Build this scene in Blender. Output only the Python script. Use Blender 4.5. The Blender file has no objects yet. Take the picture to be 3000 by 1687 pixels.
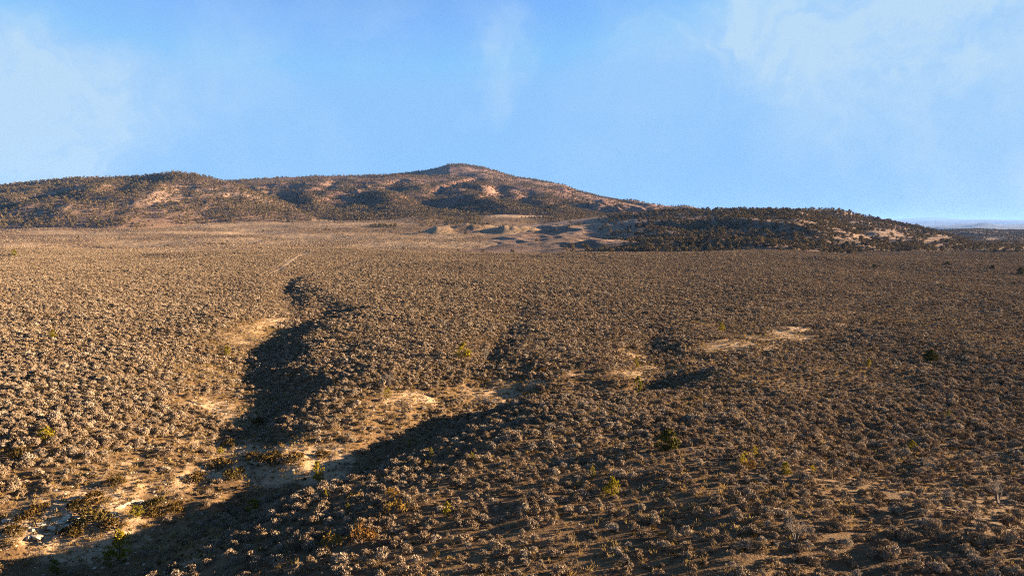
import bpy, math, random
import numpy as np
from mathutils import Vector

# ------------------------------------------------------------------ camera, sky, sun, exposure
SC = bpy.context.scene
COL = SC.collection
CAM_Z = 20.0
PITCH = math.radians(5.5)
cam_data = bpy.data.cameras.new('camera')
cam_data.lens = 24.0
cam_data.sensor_width = 36.0
cam_data.clip_start = 0.5
cam_data.clip_end = 90000.0
cam = bpy.data.objects.new('camera', cam_data)
COL.objects.link(cam)
cam.location = (0, 0, CAM_Z)
cam.rotation_euler = (math.radians(90) - PITCH, 0, 0)
SC.camera = cam

SUN_EL = math.radians(10.8)
SUN_AZ = math.radians(78.0)          # clockwise from the viewing direction
EXPOSURE = 3.0
SC.view_settings.view_transform = 'Standard'
SC.view_settings.look = 'None'
SC.view_settings.gamma = 1.0
SC.view_settings.use_curve_mapping = False
SC.view_settings.exposure = EXPOSURE

sun_dir = Vector((math.sin(SUN_AZ) * math.cos(SUN_EL), math.cos(SUN_AZ) * math.cos(SUN_EL), math.sin(SUN_EL)))
sun_data = bpy.data.lights.new('sun', 'SUN')
sun_data.energy = 5.0
sun_data.angle = math.radians(0.5)
sun_data.color = (1.0, 0.74, 0.49)
SC.cycles.diffuse_bounces = 2
SC.cycles.use_denoising = False
SC.cycles.sample_clamp_direct = 0.25
SC.cycles.sample_clamp_indirect = 0.2
SC.cycles.filter_width = 1.1
sun = bpy.data.objects.new('sun', sun_data)
COL.objects.link(sun)
sun.rotation_euler = (-sun_dir).to_track_quat('-Z', 'Y').to_euler()


def pix_dir(u, v):
    """direction of a photo pixel (3000 x 1687), scaled so that its depth (world y) is 1"""
    du, dv = (np.asarray(u, float) - 1500) / 2000, (np.asarray(v, float) - 843.5) / 2000
    dy = math.cos(PITCH) - dv * math.sin(PITCH)
    dz = -math.sin(PITCH) - dv * math.cos(PITCH)
    return du / dy, dz / dy


def disp(X, Y):
    return np.asarray(X, float) * 1.16460, np.asarray(Y, float) * 1.16460


world = bpy.data.worlds.new('World')
SC.world = world
world.use_nodes = True
wt = world.node_tree
wt.nodes.clear()


class NB:
    """small helper to write node trees"""
    def __init__(s, tree):
        s.t = tree

    def n(s, kind, **kw):
        nd = s.t.nodes.new(kind)
        for k, v in kw.items():
            setattr(nd, k, v)
        return nd

    def put(s, sock, v):
        if isinstance(v, bpy.types.NodeSocket):
            s.t.links.new(v, sock)
        else:
            sock.default_value = v

    def math(s, op, a, b=0.0, clamp=False):
        nd = s.n('ShaderNodeMath', operation=op, use_clamp=clamp)
        s.put(nd.inputs[0], a)
        s.put(nd.inputs[1], b)
        return nd.outputs[0]

    def mix(s, f, a, b):
        nd = s.n('ShaderNodeMix', data_type='RGBA')
        s.put(nd.inputs[0], f)
        s.put(nd.inputs[6], a if isinstance(a, bpy.types.NodeSocket) else (*a, 1))
        s.put(nd.inputs[7], b if isinstance(b, bpy.types.NodeSocket) else (*b, 1))
        return nd.outputs[2]

    def noise(s, scale, detail=4.0, rough=0.55, vec=None, dist=0.0):
        nd = s.n('ShaderNodeTexNoise')
        nd.inputs['Scale'].default_value = scale
        nd.inputs['Detail'].default_value = detail
        nd.inputs['Roughness'].default_value = rough
        nd.inputs['Distortion'].default_value = dist
        if vec is not None:
            s.t.links.new(vec, nd.inputs['Vector'])
        return nd.outputs[0], nd.outputs[1]

    def ramp(s, v, lo, hi, a=0.0, b=1.0):
        nd = s.n('ShaderNodeMapRange', interpolation_type='SMOOTHSTEP')
        s.put(nd.inputs[0], v)
        nd.inputs[1].default_value, nd.inputs[2].default_value = lo, hi
        nd.inputs[3].default_value, nd.inputs[4].default_value = a, b
        return nd.outputs[0]


def build_world():
    b = NB(wt)
    sky = b.n('ShaderNodeTexSky', sky_type='NISHITA')
    sky.sun_disc = False
    sky.sun_elevation = SUN_EL
    sky.sun_rotation = SUN_AZ
    sky.altitude = 1800
    sky.air_density = 1.0
    sky.dust_density = 0.25
    sky.ozone_density = 1.0
    tc = b.n('ShaderNodeTexCoord')
    v = tc.outputs['Generated']
    # soft high clouds: drifting sheets everywhere, and the banks seen in this direction
    nf, nc = b.noise(3.2, 6, 0.55, v)
    warp = b.n('ShaderNodeVectorMath', operation='SCALE')
    sub = b.n('ShaderNodeVectorMath', operation='SUBTRACT')
    wt.links.new(nc, sub.inputs[0])
    sub.inputs[1].default_value = (0.5, 0.5, 0.5)
    wt.links.new(sub.outputs[0], warp.inputs[0])
    warp.inputs['Scale'].default_value = 0.62
    add = b.n('ShaderNodeVectorMath', operation='ADD')
    wt.links.new(v, add.inputs[0])
    wt.links.new(warp.outputs[0], add.inputs[1])
    wv = add.outputs[0]
    total = None
    banks = [(1190, 120, 0.085, 0.30), (1165, 60, 0.12, 0.18), (1850, 10, 0.18, 0.50), (2050, 60, 0.20, 0.42), (2350, -10, 0.24, 0.5), (2560, 60, 0.16, 0.3), (2480, 330, 0.24, 0.36), (2250, 260, 0.16, 0.16), (2150, 420, 0.22, 0.16),
             (20, 340, 0.24, 0.80), (50, 180, 0.17, 0.4), (330, 440, 0.24, 0.36), (1650, 330, 0.22, 0.25), (650, 230, 0.22, 0.16), (700, 20, 0.25, 0.10)]
    for X, Y, rad, amt in banks:
        tx, tz = pix_dir(*disp(X, Y))
        d = Vector((float(tx), 1.0, float(tz))).normalized()
        dist = b.n('ShaderNodeVectorMath', operation='DISTANCE')
        wt.links.new(wv, dist.inputs[0])
        dist.inputs[1].default_value = d
        m = b.ramp(dist.outputs['Value'], 0.02, rad, amt, 0.0)
        total = m if total is None else b.math('ADD', total, m)
    n2, _ = b.noise(3.2, 5, 0.55, v, 0.6)
    sheet = b.ramp(n2, 0.45, 0.80, 0.0, 0.16)
    n3, _ = b.noise(6.0, 7, 0.62, wv, 0.9)
    total = b.math('MULTIPLY', total, b.ramp(n3, 0.28, 0.72, 0.40, 1.25))
    total = b.math('ADD', total, sheet, True)
    total = b.math('MINIMUM', total, 0.8)
    hsv = b.n('ShaderNodeMix', data_type='RGBA', blend_type='MULTIPLY')
    hsv.inputs[0].default_value = 1.0
    wt.links.new(sky.outputs[0], hsv.inputs[6])
    hsv.inputs[7].default_value = SKY_TINT
    low = b.n('ShaderNodeVectorMath', operation='MINIMUM')
    wt.links.new(hsv.outputs[2], low.inputs[0])
    low.inputs[1].default_value = CLEAR
    colr = b.mix(total, low.outputs[0], CLOUD)
    bg = b.n('ShaderNodeBackground')
    wt.links.new(colr, bg.inputs[0])
    bg.inputs[1].default_value = SKY_STRENGTH
    out = b.n('ShaderNodeOutputWorld')
    wt.links.new(bg.outputs[0], out.inputs[0])


SKY_STRENGTH = 0.05
SKY_TINT = (0.40, 0.575, 0.80, 1)
CLEAR = (0.70, 1.40, 2.40)
CLOUD = (1.36, 1.86, 2.29)
build_world()

# ------------------------------------------------------------------ noise and small helpers
RNG = np.random.default_rng(7)
random.seed(7)


def vnoise(x, y, seed=0):
    x, y = np.asarray(x, float), np.asarray(y, float)
    ix, iy = np.floor(x).astype(np.int64), np.floor(y).astype(np.int64)
    fx, fy = x - ix, y - iy
    ux, uy = fx * fx * fx * (fx * (fx * 6 - 15) + 10), fy * fy * fy * (fy * (fy * 6 - 15) + 10)

    def h(a, c):
        k = (a * 374761393 + c * 668265263 + seed * 974634541) & 0xffffffff
        k = ((k ^ (k >> 13)) * 1274126177) & 0xffffffff
        return ((k ^ (k >> 16)) & 0xffff) / 65535.0
    a, c = h(ix, iy), h(ix + 1, iy)
    d, e = h(ix, iy + 1), h(ix + 1, iy + 1)
    return (a + (c - a) * ux) * (1 - uy) + (d + (e - d) * ux) * uy


def fbm(x, y, wl, oct=4, seed=0, gain=0.5):
    """fractal noise, about -1..1, with the wavelength in metres"""
    s, a, t, f = 0.0, 1.0, 0.0, 1.0 / wl
    for o in range(oct):
        s = s + a * (vnoise(x * f + 17.3 * o, y * f - 9.1 * o, seed + o) * 2 - 1)
        t += a
        a *= gain
        f *= 2.03
    return s / t * 1.6


def ridged(x, y, wl, oct=3, seed=0):
    s, a, t, f = 0.0, 1.0, 0.0, 1.0 / wl
    for o in range(oct):
        s = s + a * (1 - np.abs(vnoise(x * f + 5.7 * o, y * f + 3.3 * o, seed + o) * 2 - 1) * 1.6)
        t += a
        a *= 0.5
        f *= 2.1
    return s / t


def sst(t):
    t = np.clip(t, 0, 1)
    return t * t * (3 - 2 * t)


def ground_at(u, v, z):
    """world x, y where a photo pixel meets the height z"""
    tx, tz = pix_dir(u, v)
    y = (z - CAM_Z) / tz
    return tx * y, y


# ------------------------------------------------------------------ the terrain as height functions
def polyline(pts):
    out = []
    for X, Y, dep, wf, wn in pts:
        u, v = disp(X, Y)
        x, y = ground_at(u, v, -dep)
        out.append((float(x), float(y), dep, wf, wn))
    return out


# floor of each gully: picture position, depth, width of the far (sunward facing) bank, width of the near bank
GULLIES = [
    polyline([(-330, 1690, 5.6, 36, 18), (0, 1552, 5.6, 35, 18), (190, 1496, 5.5, 33, 18), (350, 1445, 5.4, 30, 18), (480, 1378, 5.2, 27, 17), (600, 1292, 5.0, 25, 16),
              (740, 1256, 4.8, 21, 16), (830, 1226, 4.6, 18, 16), (950, 1170, 4.4, 16, 16), (1050, 1116, 4.2, 15, 16), (1150, 1062, 4.0, 14, 16),
              (1250, 1024, 3.7, 15, 13), (1350, 1014, 3.4, 16, 13), (1450, 1000, 3.0, 15, 12), (1550, 990, 2.6, 13, 11), (1640, 972, 2.3, 12, 10),
              (1720, 942, 1.9, 11, 9), (1850, 910, 1.6, 10, 8), (2000, 872, 1.2, 9, 8), (2140, 832, 0.8, 8, 7), (2300, 800, 0.1, 8, 6)]),
    polyline([(600, 1292, 5.0, 25, 8), (630, 1200, 4.6, 23, 8), (618, 1145, 4.3, 21, 10), (655, 1098, 3.7, 20, 11), (684, 1066, 3.3, 19, 13), (694, 1034, 3.0, 18, 15),
              (676, 985, 2.7, 17, 15), (645, 938, 2.6, 16, 16), (652, 905, 2.7, 15, 18), (684, 872, 2.8, 15, 18), (706, 846, 2.5, 14, 16),
              (745, 822, 2.5, 13, 18), (830, 796, 2.0, 12, 15), (900, 784, 1.2, 10, 10), (950, 768, 0.1, 8, 8)]),
    polyline([(700, 846, 2.6, 10, 9), (735, 820, 2.2, 10, 8), (742, 780, 1.8, 9, 8), (724, 730, 1.5, 9, 8), (735, 690, 1.0, 9, 8), (755, 650, 0.2, 8, 8)]),
    polyline([(1188, 1030, 3.6, 7, 7), (1205, 955, 1.7, 8, 7), (1238, 892, 1.0, 8, 7), (1288, 824, 0.75, 8, 7), (1312, 770, 0.5, 8, 7), (1335, 715, 0.1, 8, 7)]),
    polyline([(1640, 972, 2.3, 7, 6), (1660, 912, 1.8, 8, 7), (1645, 862, 1.1, 8, 6), (1655, 815, 0.1, 8, 6)]),
    polyline([(800, 800, 1.9, 8, 8), (812, 765, 1.0, 7, 7), (800, 725, 0.1, 7, 7)]),
]


def carve_exact(x, y):
    """depth cut by the gullies, and how far up the far bank a point of the main gully lies (0..1, -1 elsewhere)"""
    x, y = np.asarray(x, float), np.asarray(y, float)
    cut = np.zeros_like(x)
    bank = np.full_like(x, -1.0)
    bdep = np.zeros_like(x)
    wob = fbm(x, y, 11, 3, 41) * 2.2
    for gi, g in enumerate(GULLIES):
        best = np.full_like(x, 1e9)
        dep = np.zeros_like(x)
        wid = np.ones_like(x)
        side_far = np.zeros(x.shape, bool)
        for (ax, ay, ad, af, an), (bx, by, bd, bf, bn) in zip(g[:-1], g[1:]):
            ex, ey = bx - ax, by - ay
            L2 = ex * ex + ey * ey
            t = np.clip(((x - ax) * ex + (y - ay) * ey) / L2, 0, 1)
            px, py = x - ax - t * ex, y - ay - t * ey
            d = np.hypot(px, py)
            far = ex * py - ey * px > 0
            m = d < best
            best = np.where(m, d, best)
            dep = np.where(m, ad + (bd - ad) * t, dep)
            wid = np.where(m, np.where(far, af + (bf - af) * t, an + (bn - an) * t), wid)
            side_far = np.where(m, far, side_far)
        near_floor = np.clip(best / 3.0, 0, 1)
        q = np.clip((best - 0.5 + wob * near_floor) / wid, 0, 1)
        c = dep * np.where(side_far, (1 - q) ** 1.7 * (1 + 0.7 * q), 0.44 * (1 - sst(q * wid / np.minimum(0.52 * wid, 8.0))) + 0.56 * (1 - q) ** 1.1)
        if gi == 0:
            swell = np.where(side_far, 0, 0.95 * np.minimum(dep, 4.6) * sst((best - 4) / 66 + 0.02) * (1 - sst((best - 120) / 150)))
        cut = np.where((cut > 0) & (c > 0), 0.5 * (cut + c + np.sqrt((cut - c) ** 2 + 0.5)) - 0.35 * np.exp(-np.abs(cut - c)) * 0, np.maximum(cut, c))
        if gi in (0, 1, 3):
            mm = side_far & (q < 1) & (best < 60)
            bank = np.where(mm & (dep > bdep), q, bank)
            bdep = np.where(mm, np.maximum(dep, bdep), bdep)
    return cut, bank, bdep, swell


CX0, CX1, CY0, CY1, CST = -150.0, 190.0, 8.0, 260.0, 0.5
_gx, _gy = np.meshgrid(np.arange(CX0, CX1, CST), np.arange(CY0, CY1, CST))
_cut, _bank, _bdep, _swell = (a.reshape(_gx.shape) for a in carve_exact(_gx.ravel(), _gy.ravel()))


def blur(a, sig):
    r = int(sig / CST * 2.5) + 1
    k = np.exp(-0.5 * (np.arange(-r, r + 1) * CST / sig) ** 2)
    k /= k.sum()
    for ax in (0, 1):
        p = np.pad(a, [(r, r) if i == ax else (0, 0) for i in (0, 1)], mode='edge')
        a = sum(k[i] * (p[i:i + a.shape[0], :] if ax == 0 else p[:, i:i + a.shape[1]]) for i in range(2 * r + 1))
    return a


_wf = blur(np.clip((_bank - 0.15) / 0.3, 0, 1), 2.0)
_swell = blur(_swell, 4.0)
_cut = blur(_cut, 0.6) * (1 - _wf) + blur(_cut, 3.6) * _wf


def swell(x, y):
    ix = np.clip((np.asarray(x, float) - CX0) / CST, 0, _gx.shape[1] - 1.001)
    iy = np.clip((np.asarray(y, float) - CY0) / CST, 0, _gx.shape[0] - 1.001)
    ux, uy = ix % 1, iy % 1
    ix, iy = ix.astype(int), iy.astype(int)
    return (_swell[iy, ix] * (1 - ux) + _swell[iy, ix + 1] * ux) * (1 - uy) + (_swell[iy + 1, ix] * (1 - ux) + _swell[iy + 1, ix + 1] * ux) * uy


def carve(x, y):
    fx = np.clip((np.asarray(x, float) - CX0) / CST, 0, _gx.shape[1] - 1.001)
    fy = np.clip((np.asarray(y, float) - CY0) / CST, 0, _gx.shape[0] - 1.001)
    ix, iy = fx.astype(int), fy.astype(int)
    ux, uy = fx - ix, fy - iy
    c = (_cut[iy, ix] * (1 - ux) + _cut[iy, ix + 1] * ux) * (1 - uy) + (_cut[iy + 1, ix] * (1 - ux) + _cut[iy + 1, ix + 1] * ux) * uy
    return c, _bank[iy, ix], _bdep[iy, ix]


BASE_Y = np.array([-5e4, 400, 440, 475, 560, 700, 850, 1000, 1150, 1300, 2500, 6000, 5e4])
BASE_L = np.array([0, 0, -0.4, -1.6, -5, -5, 3, 12, 25, 34, 40, -40, -150])
BASE_R = np.array([0, -0.8, -1.4, -2.6, -6, -9, -12, -15, -18, -21, -48, -110, -190])
MOUNDS = [(1112, 589, 905, 34, 28, 9), (1190, 580, 930, 28, 24, 6), (1284, 588, 885, 30, 26, 8), (1065, 594, 880, 22, 20, 4), (1395, 578, 930, 40, 30, 6), (1500, 560, 860, 40, 26, 7)]


def base_z(x, y):
    tx = x / np.maximum(y, 1.0)
    w = sst((tx - 0.30) / 0.28)
    z = np.interp(y, BASE_Y, BASE_L) * (1 - w) + np.interp(y, BASE_Y, BASE_R) * w
    for X, Y, dist, rx, ry, h in MOUNDS:
        t0, _ = pix_dir(*disp(X, Y))
        dx = x - t0 * dist
        q = (dx / np.where(dx < 0, rx * 0.62, rx * 1.5)) ** 2 + ((y - dist) / ry) ** 2
        z = z + h * np.exp(-(q * 1.2) ** 1.3) * (1 + 0.40 * fbm(x, y, 22, 3, 77) - 0.15 * ridged(x * 1.5, y, 24, 2, 78) + 0.1)
    return z


def gz(x, y):
    x, y = np.asarray(x, float), np.asarray(y, float)
    z = base_z(x, y)
    r = np.hypot(x, y)
    fall = 1 / (1 + (r / 5000) ** 2)
    z = z + fbm(x, y, 130, 2, 3) * 0.9 * np.clip(r / 150, 0.3, 4) * fall
    z = z + swell(x, y) * sst((y + 40) / 48.0) * sst((340 - np.abs(x)) / 140) * sst((420 - y) / 60)
    z = z + fbm(x, y, 28, 3, 11) * 0.38
    z = z + fbm(x, y, 5.5, 2, 21) * 0.13
    m = (y > 10) & (y < 430) & (np.abs(x) < 420)
    if m.any():
        c, bk, bd = carve(x[m], y[m])
        rough = fbm(x[m], y[m], 2.4, 3, 55) * 0.22 + ridged(x[m], y[m], 5.0, 3, 61) * 0.35
        z = z.copy()
        z[m] = z[m] - c + rough * np.clip(c / 3.0, 0, 1)
    return z


class Hill:
    """a hill: skyline drawn in the photo, given real distances for its foot and its ridge"""
    def __init__(s, name, sky_pts, foot, ridge, spur, spur_wl, seed, prof=0.9, tx_pad=0.07, cliff=0.0, back=0.9):
        X = np.array([p[0] for p in sky_pts], float)
        Y = np.array([p[1] for p in sky_pts], float)
        s.name, s.seed, s.spur, s.spur_wl, s.prof, s.cliff, s.back = name, seed, spur, spur_wl, prof, cliff, back
        s.tx, s.tz = pix_dir(*disp(X, Y))
        s.fx, s.fy = pix_dir(*disp(np.array([p[0] for p in foot], float), 600))[0], np.array([p[1] for p in foot], float)
        s.rx, s.ry = pix_dir(*disp(np.array([p[0] for p in ridge], float), 600))[0], np.array([p[1] for p in ridge], float)
        s.trench = []
        s.fade = s.fade_lo = 0.07
        s.lo, s.hi = s.tx[0] - tx_pad, s.tx[-1] + tx_pad

    def param(s, x, y):
        tx = x / np.maximum(y, 1.0)
        yf, yr = np.interp(tx, s.fx, s.fy), np.interp(tx, s.rx, s.ry)
        return tx, yf, yr, (y - yf) / (yr - yf)

    def z(s, x, y):
        tx, yf, yr, q = s.param(x, y)
        txs = tx
        zr = CAM_Z + np.interp(txs, s.tx, s.tz) * yr
        zf = base_z(tx * yf, yf) - 1.0
        up = np.clip(q, 0, 1)
        p = up ** s.prof
        if s.cliff:
            c0 = 0.60 + 0.10 * fbm(x, y * 0.3, 260, 2, s.seed + 5)
            lo, hi = c0 - 0.035, c0 + 0.035
            st = np.interp(0, [0], [0]) + (sst((up - lo) / (hi - lo)) - sst((up - c0 + 0.22) / 0.44))
            amp = s.cliff * np.clip(0.3 + 1.2 * fbm(x, y, 330, 2, s.seed + 9), 0, 1) * sst((up - 0.1) / 0.3) * sst((1 - up) / 0.25)
            p = p + st * amp
        z = zf + (zr - zf) * p
        env = sst(up / 0.25) * sst((1.0 - up) / 0.42)
        xx, yy = x + 0.35 * y, y * 0.38
        wl = s.spur_wl
        spur = (ridged(xx, yy, wl, 3, s.seed) - 0.5) * s.spur + fbm(x, y, wl * 0.4, 3, s.seed + 3) * s.spur * 0.30
        z = z + spur * env
        for Xa, ua, Xb, ub, dep, wid in s.trench:
            ta, tb = pix_dir(*disp(Xa, 600))[0], pix_dir(*disp(Xb, 600))[0]
            k = np.clip((up - ub) / (ua - ub), 0, 1)
            dx = (tx - (tb + (ta - tb) * k)) * y + 9 * fbm(x, y, 40, 2, 9)
            z = z - dep * np.exp(-(dx / wid) ** 2) * sst((up - ub + 0.12) / 0.12) * sst((ua + 0.1 - up) / 0.1)
        z = np.where(q > 1, zr - (q - 1) * np.maximum(np.abs(zr - zf), 20) * s.back, z)
        z = np.where(q < 0, zf + q * (yr - yf) * 0.2, z)
        w = sst(np.minimum((tx - s.lo) / s.fade_lo, (s.hi - tx) / s.fade))
        zb = base_z(x, y) - 4.0
        return zb + (z - zb) * w


HILLS = [
    Hill('hill', [(-420, 485), (-200, 474), (0, 467), (90, 458), (185, 448), (330, 446), (400, 438), (440, 433), (490, 438), (530, 448), (570, 457), (640, 482), (720, 512), (800, 540), (870, 566)],
         [(-400, 950), (300, 960), (500, 1060), (870, 1130)], [(-400, 1500), (430, 1480), (650, 1360), (870, 1280)], 14, 130, 101, 0.85),
    Hill('ridge', [(300, 480), (450, 466), (580, 455), (700, 447), (810, 443), (900, 443), (1000, 439), (1100, 443), (1190, 446), (1260, 455), (1330, 462), (1420, 484), (1500, 512), (1570, 535), (1640, 556)],
         [(300, 1250), (700, 1190), (1450, 1190), (1640, 1250)], [(300, 1950), (1100, 2050), (1330, 1950), (1640, 1700)], 20, 170, 203, 1.0, cliff=0.10),
    Hill('mountain', [(760, 470), (900, 450), (1000, 438), (1060, 430), (1095, 424), (1130, 413), (1160, 413), (1220, 422), (1290, 443), (1330, 450), (1420, 465), (1450, 478), (1510, 495), (1560, 504), (1640, 518), (1700, 524), (1760, 531), (1900, 548), (2050, 570)],
         [(760, 1700), (2050, 1500)], [(760, 2700), (1150, 2750), (1500, 2500), (2050, 2300)], 26, 230, 307, 0.95, cliff=0.10),
    Hill('knoll', [(1400, 556), (1465, 532), (1490, 511), (1512, 500), (1540, 503), (1600, 516), (1660, 528), (1740, 545)],
         [(1400, 1330), (1740, 1330)], [(1400, 1500), (1740, 1500)], 16, 60, 401, 0.8, 0.07),
    Hill('wooded_hill', [(1360, 560), (1440, 553), (1500, 547), (1590, 538), (1700, 531), (1800, 529), (1890, 528), (1960, 530), (2010, 532), (2080, 547), (2160, 575), (2230, 600), (2300, 622), (2400, 640), (2500, 650)],
         [(1360, 610), (1600, 545), (1900, 508), (2300, 505), (2500, 520)], [(1360, 1000), (1600, 960), (1900, 880), (2010, 820), (2500, 700)], 8, 90, 503, 0.95),
    Hill('wooded_hill', [(1880, 540), (1960, 532), (2010, 529), (2060, 526), (2120, 531), (2170, 544), (2250, 561), (2300, 571), (2380, 591), (2430, 606), (2480, 622), (2560, 636), (2650, 640)],
         [(1880, 700), (2300, 560), (2650, 540)], [(1880, 1100), (2300, 1000), (2650, 800)], 11, 110, 607, 0.9),
    Hill('wooded_hill', [(2200, 590), (2300, 583), (2380, 580), (2450, 577), (2520, 580), (2576, 580), (2700, 576), (2900, 584)],
         [(2200, 1500), (2900, 1450)], [(2200, 2150), (2900, 2100)], 22, 240, 709, 0.95),
]
FAR = [
    Hill('distant_ridge', [(1900, 572), (2250, 572), (2330, 569), (2420, 564), (2470, 560), (2520, 566), (2576, 565), (2700, 569), (3100, 574)],
         [(1900, 9500), (3100, 9500)], [(1900, 14000), (3100, 14000)], 90, 1200, 801, 0.9),
    Hill('distant_ridge', [(1900, 557), (2250, 556), (2380, 554), (2480, 553), (2576, 554), (3100, 556)],
         [(1900, 20000), (3100, 20000)], [(1900, 26000), (3100, 26000)], 120, 2400, 851, 0.9),
    Hill('distant_ridge', [(1900, 555), (2200, 554), (2260, 551), (2340, 546), (2360, 546), (2420, 551), (2560, 553), (3100, 552)],
         [(1900, 34000), (3100, 34000)], [(1900, 40000), (3100, 40000)], 90, 3000, 871, 0.9),
]


HILLS[4].lo -= 0.10
HILLS[4].fade_lo = 0.22
HILLS[1].trench = [(1205, 0.97, 1105, 0.55, 18, 17), (1262, 0.80, 1250, 0.42, 15, 24), (1325, 0.75, 1315, 0.45, 13, 26), (1010, 0.8, 985, 0.5, 8, 20), (850, 0.85, 838, 0.6, 8, 20), (1420, 0.7, 1400, 0.3, 8, 22)]


def zmax(x, y):
    """height of whatever surface is on top, and which one (0 = plain, k = HILLS[k-1])"""
    z = gz(x, y)
    w = np.zeros(z.shape, int)
    for k, h in enumerate(HILLS):
        tx = x / np.maximum(y, 1)
        m = (tx > h.lo) & (tx < h.hi) & (y > 450)
        if not m.any():
            continue
        hz = np.full(z.shape, -1e6)
        hz[m] = np.where(np.abs(h.param(x[m], y[m])[3] - 0.6) < 0.75, h.z(x[m], y[m]), -1e6)
        t = hz > z
        z = np.where(t, hz, z)
        w = np.where(t, k + 1, w)
    return z, w


def bare_mask(x, y):
    """bare pale soil on the gully banks (0..1)"""
    c, bk, bd = carve(x, y)
    n = fbm(x, y, 9, 3, 91)
    m = np.where(bk >= 0, sst((bk - 0.10) / 0.2) * sst((0.75 - bk) / 0.35), 0) * np.clip(bd / 2.0, 0, 1) * np.clip(0.30 + 0.8 * n, 0, 0.85)
    for X, Y, r, a in BARE_SPOTS:
        px, py = ground_at(*disp(X, Y), -2.5)
        q = np.hypot((x - px) / 1.5, y - py) / r
        m = np.maximum(m, 0.85 * a * sst(1.05 - q + 0.6 * n))
    return m, c, bk, bd


BARE_SPOTS = [(1075, 1010, 3.5, 1), (1265, 985, 4.5, .9), (1350, 968, 3.5, .9), (1450, 958, 3, .8), (1770, 895, 4, .9), (1840, 882, 4, .8), (1700, 905, 3, .7), (1920, 868, 4, .8), (1985, 860, 4, .8), (2050, 848, 4, .9), (2120, 834, 4, .8),
              (150, 1325, 7, 1), (40, 1310, 5, .9), (300, 1270, 3, .6), (760, 1150, 4, .9), (840, 1120, 3.5, .8), (700, 830, 3, .7), (820, 798, 3, .6), (1000, 1060, 3, .8), (1610, 905, 3, .7)]


# ------------------------------------------------------------------ mesh helpers
def new_mesh(name, verts, faces, mat=None, smooth=False):
    me = bpy.data.meshes.new(name)
    verts = np.asarray(verts, np.float32)
    faces = np.asarray(faces, np.int32)
    k = faces.shape[1]
    me.vertices.add(len(verts))
    me.vertices.foreach_set('co', verts.ravel())
    me.loops.add(faces.size)
    me.loops.foreach_set('vertex_index', faces.ravel())
    me.polygons.add(len(faces))
    me.polygons.foreach_set('loop_start', np.arange(0, faces.size, k, dtype=np.int32))
    me.polygons.foreach_set('use_smooth', np.full(len(faces), smooth))
    if mat:
        me.materials.append(mat)
    me.update()
    me.validate()
    return me


def link(name, me, parent=None):
    o = bpy.data.objects.new(name, me)
    COL.objects.link(o)
    if parent:
        o.parent = parent
    return o


def tag(o, label=None, cat=None, group=None, kind=None):
    for k, v in (('label', label), ('category', cat), ('group', group), ('kind', kind)):
        if v:
            o[k] = v
    return o


def empty(name, loc, rz=0.0, sc=1.0):
    o = bpy.data.objects.new(name, None)
    COL.objects.link(o)
    o.empty_display_size = 0.3
    o.location = loc
    o.rotation_euler = (0, 0, rz)
    o.scale = (sc, sc, sc) if not isinstance(sc, tuple) else sc
    return o


def grid_faces(nr, nc):
    a = np.arange(nr * nc).reshape(nr, nc)
    return np.stack([a[:-1, :-1], a[:-1, 1:], a[1:, 1:], a[1:, :-1]], -1).reshape(-1, 4)


def add_attr(me, name, vals):
    at = me.attributes.new(name, 'FLOAT', 'POINT')
    at.data.foreach_set('value', np.asarray(vals, np.float32))


# ------------------------------------------------------------------ materials
REFL = 0.84


def rf(c):
    return tuple(v * REFL for v in c)


def material(name):
    m = bpy.data.materials.new(name)
    m.use_nodes = True
    m.node_tree.nodes.clear()
    b = NB(m.node_tree)
    out = b.n('ShaderNodeOutputMaterial')
    return m, b, out


def leaf_mat(name, cols, transl=0.25, rand_bright=0.35):
    """foliage: its tint differs from plant to plant and from spray to spray"""
    cols = [rf(c) for c in cols]
    m, b, out = material(name)
    oi = b.n('ShaderNodeObjectInfo')
    r = oi.outputs['Random']
    c = b.mix(b.ramp(r, 0.0, 0.55), cols[0], cols[1])
    c = b.mix(b.ramp(r, 0.55, 1.0), c, cols[2])
    r2 = b.math('FRACT', b.math('MULTIPLY', r, 37.77))
    geo = b.n('ShaderNodeNewGeometry')
    isl = geo.outputs['Random Per Island']
    k = b.math('ADD', b.math('MULTIPLY', r2, rand_bright), 1 - rand_bright * 0.5)
    k = b.math('MULTIPLY', k, b.ramp(isl, 0, 1, 0.72, 1.25))
    vm = b.n('ShaderNodeVectorMath', operation='SCALE')
    b.t.links.new(c, vm.inputs[0])
    b.t.links.new(k, vm.inputs['Scale'])
    df = b.n('ShaderNodeBsdfDiffuse')
    tr = b.n('ShaderNodeBsdfTranslucent')
    b.t.links.new(vm.outputs[0], df.inputs[0])
    b.t.links.new(vm.outputs[0], tr.inputs[0])
    mx = b.n('ShaderNodeMixShader')
    mx.inputs[0].default_value = transl
    b.t.links.new(df.outputs[0], mx.inputs[1])
    b.t.links.new(tr.outputs[0], mx.inputs[2])
    b.t.links.new(mx.outputs[0], out.inputs[0])
    return m


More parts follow.
